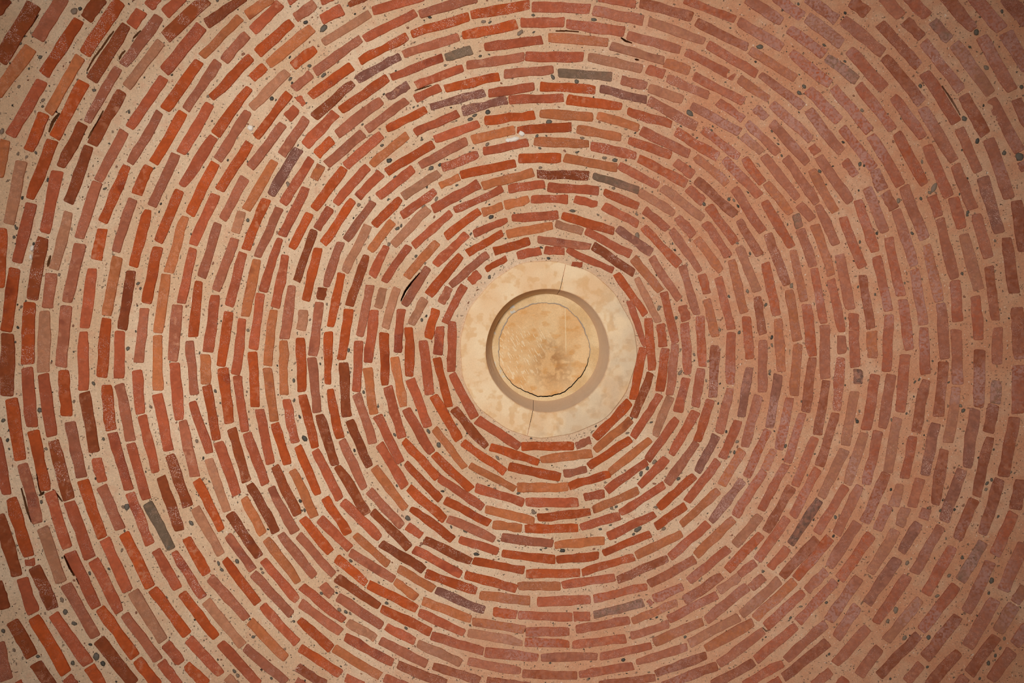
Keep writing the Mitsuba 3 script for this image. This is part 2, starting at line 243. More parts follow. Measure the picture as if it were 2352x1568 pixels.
1323,1024,1356,1010,162,p 1242,1056,1359,1040,195,y 1295,1088,1347,1077,170,p 1307,1116,1401,1088,180,o 1400,1084,1494,1009,175,y 1486,1056,1554,961,188,r 1393,1126,1486,1060,180,r 1188,1119,1305,1118,195,y 1342,1142,1388,1133,180,r
1362,1170,1466,1125,175,y 1208,1154,1328,1153,195,r 1469,1116,1532,1053,195,r 1424,1178,1526,1114,180,r 1542,1044,1599,945,197,r 1531,1110,1601,1016,191,p 1512,1166,1595,1092,185,o 1574,1160,1506,1210,187,o 1643,793,1637,912,205,dw
1752,781,1751,900,212,p 1833,790,1823,908,212,y 1932,821,1921,943,212,rw 1866,821,1851,946,212,d 1609,846,1597,934,205,r 1576,868,1557,946,205,r 1722,844,1702,957,195,s 1788,860,1768,982,200,s 1899,874,1876,998,205,d
1962,899,1941,1022,220,t 1677,892,1652,995,195,p 1632,918,1602,1014,188,o 1742,908,1711,1026,205,p 1696,966,1659,1052,195,r 1814,914,1789,1032,200,r 1844,949,1808,1062,195,r 1646,1000,1601,1084,200,s 1764,987,1714,1095,195,o
1778,1032,1757,1078,188,y 1705,1033,1657,1114,200,y 1871,1003,1827,1116,205,r 1919,948,1882,1070,212,d 1650,1058,1578,1152,195,r 1804,1066,1748,1171,200,r 1754,1080,1688,1185,200,r 1705,1102,1634,1199,210,sw 1650,1126,1565,1205,190,y
1878,1076,1820,1186,205,r 1819,1118,1759,1220,207,d 1940,1032,1886,1142,212,t 1942,1116,1876,1224,208,r 1882,1148,1816,1250,204,k 2250,803,2248,935,262,d 2341,839,2338,949,288,r 1971,848,1971,881,195,k 2010,860,1990,987,225,r
2046,860,2028,983,220,p 2079,814,2068,946,220,r 2126,872,2104,993,220,d 2168,831,2155,956,230,d 2197,889,2178,1016,225,t 2240,939,2220,1073,262,s 2290,874,2285,926,250,g 2282,929,2270,993,250,d 2330,958,2304,1094,262,d
2272,1004,2241,1139,238,d 2296,1100,2256,1227,252,d 2346,1102,2332,1169,275,d 2019,990,1989,1112,220,r 2061,959,2038,1085,220,t 2098,1002,2078,1098,212,r 2148,972,2124,1091,230,sw 2169,1032,2146,1158,238,d 2210,1078,2168,1197,250,sw
2237,1146,2199,1238,242,d 2113,1099,2095,1164,225,p 2068,1112,2052,1162,225,t 2036,1086,1985,1200,224,d 1975,1115,1920,1226,219,p 1985,994,1946,1112,230,t -1,1182,40,1322,275,d 98,1211,141,1337,262,t 161,1268,222,1394,262,r
214,1286,275,1405,262,r 240,1238,294,1357,250,r 285,1224,346,1348,238,o 358,1263,408,1352,230,r 58,1293,80,1290,150,r 80,1301,122,1397,295,dw 50,1328,78,1407,275,r -8,1336,10,1398,275,d 151,1342,221,1462,262,p
230,1396,310,1508,250,o 305,1358,375,1471,250,t 286,1410,363,1516,230,p 351,1352,430,1458,237,o 123,1410,202,1525,275,r 77,1417,153,1545,287,o 28,1426,75,1506,300,d -5,1476,15,1561,300,p 81,1522,125,1586,275,d
206,1530,235,1576,262,o 227,1468,308,1570,275,d 314,1515,362,1574,250,o 369,1520,412,1574,230,r 381,1477,416,1522,230,r 155,1554,170,1576,250,r 38,1566,48,1586,250,r 528,1178,596,1278,225,dw 695,1190,759,1268,205,o
734,1191,804,1260,204,r 427,1236,476,1318,220,o 523,1229,582,1308,200,p 611,1238,687,1336,205,y 644,1226,722,1324,200,p 686,1228,766,1320,195,p 401,1266,466,1372,205,rw 516,1284,593,1384,220,o 604,1286,683,1378,205,r
582,1316,670,1411,205,p 693,1346,789,1426,212,r 740,1343,762,1366,212,p 773,1280,841,1340,206,ow 773,1326,871,1392,212,d 776,1370,878,1437,218,p 482,1326,567,1420,220,p 418,1361,496,1464,220,o 473,1380,558,1482,220,t
602,1390,682,1477,205,r 690,1384,782,1452,205,p 686,1424,762,1489,220,o 574,1426,657,1512,205,y 433,1467,508,1548,230,r 506,1476,594,1570,230,r 563,1485,657,1566,212,p 689,1487,782,1548,212,o 682,1532,747,1571,205,dw
767,1488,873,1552,204,y 427,1527,474,1571,238,o 522,1554,540,1574,225,t 680,1564,702,1576,188,r 855,1174,940,1258,200,d 935,1208,968,1230,180,r 1029,1190,1137,1237,188,p 1132,1204,1198,1213,188,y 1152,1234,1270,1248,184,p
1055,1238,1144,1266,188,r 1153,1270,1275,1285,186,o 975,1239,1081,1290,188,dw 1087,1286,1204,1310,180,o 951,1260,1059,1320,195,r 1068,1320,1186,1352,195,o 815,1228,892,1296,180,y 874,1248,974,1308,195,d 804,1268,904,1332,205,p
915,1306,996,1353,188,y 907,1334,957,1372,195,y 978,1316,1094,1357,188,ow 1001,1356,1112,1402,180,sw 1102,1365,1217,1380,205,y 971,1379,1082,1421,188,y 846,1342,958,1397,200,o 876,1396,989,1452,205,o 962,1406,1067,1453,195,r
1085,1427,1205,1446,191,y 1133,1405,1186,1412,211,o 798,1429,863,1464,200,t 887,1439,953,1472,200,r 991,1459,1110,1496,195,r 1075,1452,1200,1475,200,t 1114,1497,1236,1510,209,r 793,1462,902,1522,200,r 873,1471,980,1525,205,p
959,1477,1059,1522,212,t 914,1526,1024,1570,200,d 995,1529,1102,1562,195,d 1075,1518,1196,1541,201,p 1118,1565,1219,1576,188,d 883,1556,934,1578,200,r 794,1557,834,1576,200,r 1235,1189,1356,1176,180,o 1333,1210,1424,1184,188,r
1396,1232,1504,1180,188,r 1206,1214,1327,1213,190,o 1274,1251,1388,1242,188,y 1385,1270,1494,1225,175,o 1461,1276,1566,1225,195,y 1538,1279,1627,1202,195,r 1278,1285,1375,1276,180,o 1337,1314,1456,1278,188,ow 1418,1331,1534,1283,188,dw
1490,1341,1597,1284,205,d 1209,1317,1332,1316,200,o 1291,1343,1412,1326,180,r 1190,1346,1287,1346,195,y 1364,1375,1486,1346,188,o 1501,1376,1568,1346,200,r 1488,1378,1498,1387,112,r 1234,1382,1356,1376,205,r 1364,1412,1478,1384,187,g
1452,1426,1555,1383,170,y 1190,1411,1314,1418,195,r 1318,1415,1355,1415,212,r 1323,1445,1446,1424,188,r 1535,1422,1647,1366,193,r 1449,1461,1536,1432,180,p 1208,1451,1307,1450,200,r 1206,1474,1307,1478,195,o 1315,1481,1437,1466,190,r
1502,1476,1614,1426,205,y 1243,1510,1372,1506,195,p 1378,1508,1496,1482,180,r 1462,1522,1578,1485,195,p 1506,1547,1622,1504,193,d 1200,1546,1326,1551,195,d 1330,1548,1454,1529,185,r 1376,1574,1505,1554,180,d 1521,1574,1647,1528,208,d
1685,1192,1598,1275,205,y 1746,1184,1687,1251,205,t 1807,1188,1740,1287,205,r 1748,1226,1670,1309,205,o 1674,1260,1581,1333,200,r 1658,1322,1572,1380,212,d 1735,1291,1698,1320,200,r 1698,1324,1650,1356,200,t 1809,1258,1768,1304,205,r
1876,1237,1796,1324,225,d 1906,1234,1828,1329,225,o 1970,1200,1903,1301,250,p 2001,1227,1928,1330,238,o 1717,1346,1621,1423,220,p 1754,1324,1724,1350,200,p 1790,1331,1703,1412,212,t 1826,1335,1733,1420,212,y 1899,1311,1852,1355,212,p
1846,1360,1759,1439,212,r 1919,1334,1833,1428,220,r 1973,1326,1903,1425,250,p 1697,1416,1583,1478,205,t 1729,1428,1621,1490,212,y 1754,1448,1651,1526,212,p 1829,1437,1735,1514,212,r 1897,1431,1804,1514,220,p 1970,1391,1920,1464,238,p
1902,1475,1799,1555,225,d 1732,1521,1636,1574,205,d 1797,1521,1710,1574,220,r 1908,1541,1868,1574,212,p 1992,1440,1918,1524,238,p 1792,1561,1768,1576,200,r 1943,1558,1923,1578,213,r 2040,1161,2014,1217,225,p 2080,1166,2066,1208,225,t
2128,1168,2120,1191,225,p 2329,1178,2284,1274,262,r 2058,1217,1998,1316,238,t 2110,1201,2070,1268,225,s 2161,1208,2100,1316,238,p 2189,1255,2126,1364,250,r 2258,1244,2206,1334,250,g 2352,1248,2302,1355,287,p 2061,1282,1992,1386,238,s
2085,1322,2012,1431,238,r 2276,1290,2220,1406,262,p 2196,1344,2116,1448,250,r 2114,1376,2035,1471,225,t 2285,1376,2221,1485,288,p 2201,1415,2124,1511,262,d 2020,1487,1972,1551,250,p 2110,1458,2019,1552,238,d 2201,1495,2132,1576,262,d
2115,1524,2082,1566,238,p 2288,1461,2225,1546,275,d 2328,1388,2292,1451,275,t 2325,1494,2275,1561,275,p 2354,1348,2332,1384,250,t 2362,1436,2330,1480,275,p 2218,1554,2200,1576,250,p
"""

PEBBLES = {
    "00": "680,105,34 735,80,20 395,920,20 175,795,20 865,830,20 370,525,20 190,400,16 245,1440,18 165,1415,15 18,1205,30",
    "01": "1405,262,42 1405,690,28 1100,725,22 1275,605,20 930,905,22 345,885,16 430,0,20 1240,205,24",
    "02": "375,1335,20 1185,1095,28 1225,1060,25 1345,1030,26 740,1285,16 825,1545,28 1305,200,24 1365,205,18 1340,1325,22 955,600,16 665,985,14 1275,515,18 440,1475,28",
    "03": "750,180,26 375,708,28 595,750,24 340,1118,28 645,1268,22 228,1250,20 75,300,36 850,1450,24 945,1470,26 260,1540,20 595,1400,16 255,1362,16 195,140,18 200,295,16",
    "04": "65,1040,38 1115,795,22 1070,853,25 1475,1305,17 710,430,34 1490,563,16 1300,415,20 910,1430,16",
    "05": "1365,105,22 1070,432,16 1140,1295,28 615,790,22 1220,620,28 1130,295,28 1525,1440,42 60,1508,22 630,1485,22 1195,970,16 1545,800,22 1020,1090,28 80,1015,20 1385,1405,24",
    "10": "440,85,20 150,525,18 965,165,20 545,955,18 195,1250,16 165,1440,16 1270,1035,20 205,250,18 130,610,16 1290,1080,15",
    "11": "1080,125,30 710,455,20 1280,1370,14 1435,1225,16 1075,185,16 710,1465,18",
    "12": "873,258,26 160,315,20 437,675,22 1375,425,26 515,530,22 550,505,18 685,785,18 740,1370,20 755,325,24 430,265,15 1360,975,22 1190,580,18 780,1335,16 1035,70,30",
    "13": "555,368,26 1150,595,34 335,805,20 1350,1260,26 1145,400,18 790,405,14 932,160,18 1495,728,14 1508,1350,18 270,705,18",
    "14": "510,325,18 470,272,18 195,305,22 1000,1055,26 620,760,18 425,262,20 595,1105,20 765,1230,18 818,1530,22 520,1485,20 340,1462,18 1258,5,20 500,665,18 425,1155,16 425,785,16",
    "15": "740,155,46 415,275,24 620,255,20 200,1135,15 215,575,16 540,575,18 1000,945,18 60,655,18 1052,380,16 700,200,20",
    "20": "365,632,25 30,725,24 70,905,20 425,985,18 1175,65,22 860,385,24 950,895,18 1385,600,18 680,550,18 1165,1520,32 1130,1520,18 380,1475,22",
    "21": "410,455,20 265,105,15 1232,890,36 1130,360,22 1135,540,20 1185,690,20 1190,1465,20 300,1070,16 1375,205,15 240,915,20 1230,1550,20 190,1530,10",
    "22": "895,950,27 800,825,25 1435,1068,28 205,465,18 68,80,20 490,855,20 510,1325,16 345,1455,24 1410,1350,16 930,1375,18 120,1000,18 80,285,16",
    "23": "1185,1215,30 1243,1165,22 1308,1105,26 1280,742,16 60,1392,20 320,1540,16 958,1518,18 915,1530,18 770,778,12 1530,1260,20 1320,1520,22 175,890,12 1545,285,30 1060,840,20 195,1560,25",
    "24": "820,35,20 105,120,18 400,828,16 475,1018,20 945,960,22 235,180,16 215,360,16 440,1015,14 500,920,18 800,275,18 420,1060,16",
    "25": "605,350,16 350,720,18 35,735,20 1010,635,22 1228,1302,22 1218,1357,22 1270,1270,18 875,375,14 345,1360,16 55,640,16 800,1553,18 985,590,18",
    "30": "885,1325,36 945,1390,26 680,1020,28 1120,350,20 1000,520,16 825,560,20 570,805,26 30,1090,22 130,1265,20 600,915,28 670,1385,24 1555,320,26 350,1325,20 830,1215,20",
    "31": "190,100,28 610,450,26 440,470,24 470,530,22 760,1145,20 585,1460,24 1385,745,18 1550,895,22 830,520,16 845,555,16 1130,1002,16 925,1525,16 1525,685,16 615,1500,20",
    "32": "610,55,28 85,445,20 415,835,20 1240,385,28 595,1065,20 40,915,20 80,930,18 1445,262,18 1010,135,18 345,645,14 1140,170,24",
    "33": "1158,158,40 465,352,27 1395,152,22 905,118,16 310,330,16 1022,1355,20 810,155,18 700,1533,16 200,5,25 1330,965,16",
    "34": "1402,45,22 1085,865,20 1345,1303,15 990,970,20 740,545,16 155,628,12 1385,218,16 672,330,18 1320,830,16",
    "35": "495,465,25 390,898,32 470,1152,26 690,1150,25 1245,742,18 1270,628,30 850,242,14 770,768,24 880,582,20 1305,1315,20 1240,1385,24 1350,1250,18 1160,1528,18 1330,40,18 1385,1160,22 680,1420,16 1000,415,22 315,1000,22",
}

# ---------------------------------------------------------------- the bricks' outlines
BRICKS = []
for word in TABLE.split():
    q = word.split(",")
    BRICKS.append(([float(v) / 1.0 for v in q[:4]], float(q[4]) / 10, q[5]))


def corners(ab, t, grow=0.0):
    a, b = np.array(ab[:2]), np.array(ab[2:])
    d = (b - a) / np.linalg.norm(b - a)
    n = np.array([-d[1], d[0]]) * (t / 2 + grow)
    a, b = a - d * grow, b + d * grow
    return np.array([a + n, b + n, b - n, a - n])


seen = [Polygon(corners(ab, t)) for ab, t, k in BRICKS]
tree = STRtree(seen)
# the courses go on beyond the frame
outer, taken = [], list(seen)
FRAME = Polygon([(0, 0), (2352, 0), (2352, 1568), (0, 1568)])
for length, rise, grow in ((150, 42, 2.0), (88, 15, 4.0), (56, 11, 4.0)):
    near, fresh = STRtree(taken), []
    r, k = 640.0, 0
    while r < 1960:
        num = round(2 * math.pi * r / length)
        mine = []
        for j in range(num):
            th = (j + 0.5 * (k % 2) + rng.uniform(-0.06, 0.06)) * 2 * math.pi / num
            c, tn = np.array([1258 + r * math.cos(th), 805 + r * math.sin(th)]), np.array([-math.sin(th), math.cos(th)])
            if -12 < c[0] < 2364 and -12 < c[1] < 1580:
                continue
            half = length * 0.45 - 2
            ab = np.concatenate([c - tn * half, c + tn * half])
            pg = Polygon(corners(ab, 27, grow))
            if pg.intersects(FRAME) or any(pg.intersects(taken[i]) for i in near.query(pg)) or any(pg.intersects(q) for q in fresh[-400:]):
                continue
            outer.append((ab, 27.0, "orpdyr"[rng.integers(6)]))
            mine.append(Polygon(corners(ab, 27)))
        fresh += mine
        r, k = r + rise, k + 1
    taken += fresh


def smear_np(p):
    a = np.clip((-p[..., 0] + 0.25 * p[..., 1] - 0.45) / 0.8, 0, 1)
    b = np.clip((-p[..., 1] - 0.22 * p[..., 0] - 1.05) / 0.6, 0, 1)
    return np.maximum(a, 0.8 * b)


def brick_mesh(ab, t, kind, seed):
    """One brick: a face of 10 x 3 points with an uneven rounded outline, a worn arris round it and sides that go back into the mortar."""
    g = np.random.default_rng(seed)
    a, b = np.array(ab[:2]), np.array(ab[2:])
    d = (b - a) / np.linalg.norm(b - a)
    a, b, t = a - 0.8 * d, b + 0.8 * d, t + 1.3
    L = np.linalg.norm(b - a)
    n = np.array([-d[1], d[0]])
    m = 11
    rough = 1.7 if "w" in kind or kind[0] in "ds" else 1.5
    s = np.concatenate([[0.0, min(0.03, 2.6 / L)], np.linspace(0, 1, m - 2)[1:-1], [1 - min(0.03, 2.6 / L), 1.0]])
    low = lambda amp: amp * np.interp(s, np.linspace(0, 1, 5), g.uniform(-1, 1, 5)) + 0.55 * amp * g.uniform(-1, 1, len(s))
    half = t / 2 * (1 + 0.05 * g.uniform(-1, 1) * (2 * s - 1))
    cap = np.ones(len(s))
    cap[[0, -1]] = g.uniform(0.62, 0.86, 2)
    cap[[1, -2]] = g.uniform(0.92, 1.0, 2)
    bow = 0.012 * L * g.uniform(-0.3, 0.3) * (1 - (2 * s - 1) ** 2)
    up, dn = half * cap + low(rough), -half * cap + low(rough)
    if g.uniform() < 0.22:                                            # mortar laps over one corner
        cut = np.interp(s if g.uniform() < 0.5 else 1 - s, [0, g.uniform(0.12, 0.4)], [g.uniform(0.08, 0.22), 0]) * t
        if g.uniform() < 0.5:
            up -= cut
        else:
            dn += cut
    skew = g.uniform(-1.6, 1.6, 2)
    x = s * L
    rows = []
    for v in (up, (up + dn) / 2, dn):
        k = v / (t / 2)
        xx = x + np.where(s < 0.2, skew[0] * k * (1 - s / 0.2), 0) + np.where(s > 0.8, skew[1] * k * (s - 0.8) / 0.2, 0)
        rows.append(a + xx[:, None] * d + (v + bow)[:, None] * n)
    grid = np.array(rows)                                            # 3 x m x 2, in pixels
    mid = grid.reshape(-1, 2).mean(0)
    w = smear_np(on_dome(*mid))
    proud = 0.0056 - 0.0012 * w + 0.0012 * g.uniform(-1, 1)
    tilt = g.uniform(-0.0016, 0.0016, 2)
    q = (grid - mid)
    lift = proud + tilt[0] * (q @ d) / (L / 2) + tilt[1] * (q @ n) / (t / 2) + 0.0006 * g.uniform(-1, 1, grid.shape[:2])
    M = len(s)
    loop = [(0, i) for i in range(M)] + [(1, M - 1)] + [(2, i) for i in range(M - 1, -1, -1)] + [(1, 0)]
    lp = np.array([grid[i, j] for i, j in loop])
    ll = np.array([lift[i, j] for i, j in loop])
    inward = mid - lp
    inn = lp + 1.1 * (-np.sign((lp - mid) @ n)[:, None] * n * (np.abs((lp - mid) @ n) > t * 0.25)[:, None]
                      - np.sign((lp - mid) @ d)[:, None] * d * (np.abs((lp - mid) @ d) > L / 2 - 4)[:, None])
    for e, (i, j) in enumerate(loop):
        grid[i, j] = inn[e]
    V = [on_dome(grid[..., 0], grid[..., 1], 0).reshape(-1, 3)]
    nrm = lambda P: (CEN - P) / np.linalg.norm(CEN - P, axis=-1, keepdims=True)
    V[0] = V[0] + nrm(V[0]) * lift.reshape(-1, 1)
    rim = on_dome(lp[:, 0], lp[:, 1])
    V.append(rim + nrm(rim) * (ll - 0.0028)[:, None])
    V.append(rim - nrm(rim) * 0.03)
    faces = []
    for i in range(2):
        for j in range(M - 1):
            A, B, C, D = i * M + j, i * M + j + 1, (i + 1) * M + j + 1, (i + 1) * M + j
            faces += [[A, B, C], [A, C, D]]
    N, o1 = len(loop), 3 * M
    top = [i * M + j for i, j in loop]
    for e in range(N):
        f = (e + 1) % N
        faces += [[top[e], o1 + e, o1 + f], [top[e], o1 + f, top[f]]]
        faces += [[o1 + e, o1 + N + e, o1 + N + f], [o1 + e, o1 + N + f, o1 + f]]
    V = np.vstack(V)
    uv = np.empty((len(V), 2))
    uv[:, 0] = PAL.index(kind[0]) + g.uniform(0.02, 0.98)
    uv[:, 1] = (1 if "w" in kind else 0) + g.uniform(0.02, 0.98)
    return V, np.array(faces), uv


# ---------------------------------------------------------------- the vault: mortar shell
CRACKS = [[(88, 35), (77, 50), (66, 67), 3.0], [(261, 72), (250, 86), (232, 112), (214, 136), (200, 163), 2.6], [(323, 71), (314, 80), (306, 88), 2.6],
          [(287, 117), (279, 125), (274, 136), 2.8], [(136, 261), (127, 272), (121, 281), (113, 302), 5.0], [(237, 255), (225, 280), (212, 300), (203, 317), 2.6],
          [(1427, 87), (1437, 94), (1451, 99), 3.0], [(1459, 136), (1467, 138), 2.8], [(1277, 71), (1300, 71), (1329, 73), 2.0],
          [(116, 588), (112, 602), (110, 611), 4.0], [(964, 627), (942, 653), (931, 668), (921, 690), 3.4], [(84, 1079), (88, 1104), (94, 1134), 3.4],
          [(49, 1122), (57, 1150), (64, 1176), (72, 1198), 3.0], [(122, 1124), (130, 1134), (143, 1151), 2.4], [(148, 1277), (158, 1297), (170, 1321), 5.0],
          [(176, 1329), (183, 1342), 2.6], [(1752, 1441), (1760, 1449), (1769, 1446), 2.4], [(1205, 1443), (1206, 1450), 3.0], [(2164, 590), (2176, 618), (2188, 640), (2205, 657), 0.1],
          [(953, 208), (968, 203), (990, 196), 1.8], [(2164, 198), (2186, 230), (2205, 264), 2.6], [(1204, 311), (1206, 315), 0.1], [(100, 1130), (93, 1137), 4.0]]


def crack_depth(px):
    """0..1: how far into a crack each pixel position lies."""
    out = np.zeros(len(px))
    for c in CRACKS:
        w, pts = c[-1], np.array(c[:-1], float)
        if w < 1:
            continue
        near = (np.abs(px - pts.mean(0)) < np.ptp(pts, axis=0) / 2 + 20).all(1)
        idx = np.where(near)[0]
        if not len(idx):
            continue
        q = px[idx]
        best = np.zeros(len(q))
        n = len(pts)
        for i in range(n - 1):
            a, b = pts[i], pts[i + 1]
            h = np.clip(((q - a) @ (b - a)) / ((b - a) @ (b - a)), 0, 1)
            d = np.linalg.norm(q - (a + h[:, None] * (b - a)), axis=1)
            along = (i + h) / (n - 1)
            ww = w * (0.45 + 0.55 * np.sin(np.pi * np.clip(along, 0.04, 0.96))) * 0.62
            best = np.maximum(best, np.clip((ww - d) / 0.7, 0, 1))
        out[idx] = np.maximum(out[idx], best)
    return out


def dome_grid():
    nr, na = 300, 1500
    ang = np.linspace(math.asin(0.40 / RAD), math.radians(46), nr)
    th = np.arange(na) * 2 * math.pi / na
    A, H = np.meshgrid(ang, th, indexing="ij")
    dirs = np.stack([np.sin(A) * np.cos(H), np.sin(A) * np.sin(H), np.cos(A)], -1).reshape(-1, 3)
    i, j = np.meshgrid(np.arange(nr - 1), np.arange(na), indexing="ij")
    a, b, c, d = i * na + j, i * na + (j + 1) % na, (i + 1) * na + (j + 1) % na, (i + 1) * na + j
    faces = np.concatenate([np.stack([a, b, c], -1).reshape(-1, 3), np.stack([a, c, d], -1).reshape(-1, 3)])
    return dirs, faces


dirs, faces = dome_grid()
for it in range(3):                                                  # finer where the mortar has cracked open
    P = CEN + dirs * RAD
    px = to_px(P)
    fc = px[faces].mean(1)
    size = np.ptp(px[faces], axis=1).max(1)
    near = np.zeros(len(faces), bool)
    for c in CRACKS:
        if c[-1] < 1:
            continue
        pts = np.array(c[:-1], float)
        box = (np.abs(fc - pts.mean(0)) < np.ptp(pts, axis=0) / 2 + 14).all(1)
        idx = np.where(box)[0]
        for i in range(len(pts) - 1):
            a, b = pts[i], pts[i + 1]
            h = np.clip(((fc[idx] - a) @ (b - a)) / ((b - a) @ (b - a)), 0, 1)
            near[idx] |= np.linalg.norm(fc[idx] - (a + h[:, None] * (b - a)), axis=1) < 7
    v2, f2 = trimesh.remesh.subdivide(dirs, faces, face_index=np.where(near)[0])
    dirs, faces = v2 / np.linalg.norm(v2, axis=1, keepdims=True), f2
P = CEN + dirs * RAD
bump = 0.0045 * (meshkit.fbm(P * 9, 3, 1) - 0.5) + 0.0035 * (meshkit.fbm(P * 45, 2, 2) - 0.5) + 0.0004 * smear_np(P)
crack = crack_depth(to_px(P))
P = CEN + dirs * (RAD - bump + 0.3 * crack)[:, None]
scene["ceiling"] = mikit.ply((P, faces), "mortar_material", smooth=True)
labels["ceiling"] = {"label": "round vault of red bricks laid in rings in pale sandy mortar", "kind": "structure"}

# ---------------------------------------------------------------- the bricks
area = np.array([s.intersection(Polygon([(0, 0), (2352, 0), (2352, 1568), (0, 1568)])).area for s in seen])
order = np.argsort(-area)
single = set(order[:300].tolist())
count, rest = 0, []
for i in range(len(BRICKS)):
    ab, t, kind = BRICKS[i]
    V, Fc, uv = brick_mesh(ab, t, kind, 1000 + i)
    if i in single:
        scene["ceiling__brick" + (f"_{count:03d}" if count else "")] = mikit.ply((V, Fc), "brick_material", uv=uv)
        count += 1
    else:
        rest.append((V, Fc, uv))
for i, (ab, t, kind) in enumerate(outer):
    rest.append(brick_mesh(ab, t, kind, 9000 + i))
off = np.cumsum([0] + [len(v) for v, f, u in rest])
scene["ceiling__smaller_bricks"] = mikit.ply((np.vstack([v for v, f, u in rest]), np.vstack([f + o for (v, f, u), o in zip(rest, off)])), "brick_material", uv=np.vstack([u for v, f, u in rest]))
labels["ceiling__smaller_bricks"] = {"label": "the vault's shorter and partly covered red bricks", "kind": "stuff"}

# ---------------------------------------------------------------- pebbles and gravel in the mortar
ICO, ICO0 = trimesh.creation.icosphere(1), trimesh.creation.icosphere(0)


def stone_on_dome(px, py, rx, ry, turn, height, base, seed):
    g = np.random.default_rng(seed)
    c = on_dome(px, py)
    n = (CEN - c) / np.linalg.norm(CEN - c)
    e = on_dome(px + math.cos(turn), py + math.sin(turn)) - c
    m = np.linalg.norm(e)
    e = e / m
    e = e - n * (e @ n)
    e /= np.linalg.norm(e)
    f = np.cross(n, e)
    v = np.array(base.vertices) * (1 + 0.16 * g.uniform(-1, 1, (len(base.vertices), 1)))
    return c + np.outer(v[:, 0] * rx * m, e) + np.outer(v[:, 1] * ry * m, f) + np.outer(v[:, 2] * height, n), np.array(base.faces)


def tangent(px, py):
    return math.atan2(px - 1258, -(py - 805)) + rng.normal(0, 0.35)


count = 0
for tile, spots in PEBBLES.items():
    tr, tc = int(tile[0]), int(tile[1])
    for word in spots.split():
        x, y, rr = (float(v) for v in word.split(","))
        px, py, rr = 392 * tc + x / 4, 392 * tr + y / 4, rr / 4
        asp = rng.uniform(0.55, 0.85)
        dark = 2 if rr < 0 else int(rng.choice([0, 0, 0, 1, 1, 2]))
        V, Fc = stone_on_dome(px, py, rr * 1.0, rr * asp * 0.9, tangent(px, py), 0.0045, ICO, 300 + count)
        scene["ceiling__pebble" + (f"_{count:03d}" if count else "")] = mikit.ply((V, Fc), f"pebble_material_{dark}", smooth=True)
        count += 1
big = [s.buffer(1.2) for s in seen] + [Point(1258, 804).buffer(207)]
tree2 = STRtree(big)
grit, n = {0: [], 1: [], 2: [], 3: []}, 0
while n < 6500:
    px, py = rng.uniform(-60, 2412), rng.uniform(-60, 1628)
    rr = 0.8 + rng.exponential(0.5)
    if rr > 4.2 or len(tree2.query(Point(px, py), predicate="intersects")):
        continue
    V, Fc = stone_on_dome(px, py, rr * 1.2, rr * rng.uniform(0.55, 0.9), tangent(px, py), 0.0045, ICO0 if rr < 2 else ICO, n)
    grit[int(rng.choice([0, 0, 1, 2, 3, 3]))].append((V, Fc))
    n += 1
for g, lst in grit.items():
    off = np.cumsum([0] + [len(v) for v, f in lst])
    scene["ceiling__gravel" + (f"_{g:03d}" if g else "")] = mikit.ply((np.vstack([v for v, f in lst]), np.vstack([f + o for (v, f), o in zip(lst, off)])), f"pebble_material_{g}", smooth=True)
    labels["ceiling__gravel" + (f"_{g:03d}" if g else "")] = {"label": "dark grit in the mortar", "kind": "stuff"}

# ---------------------------------------------------------------- the keystone: two ring stones round a recess closed by a disc
ZF = CROWN - 0.028                                                   # the ring's face
DEPTH = 0.23


def ring_point(th, rho_out, cx, cy):
    return cx + rho_out * np.cos(th), cy + rho_out * np.sin(th)      # th in the picture's sense: right, down


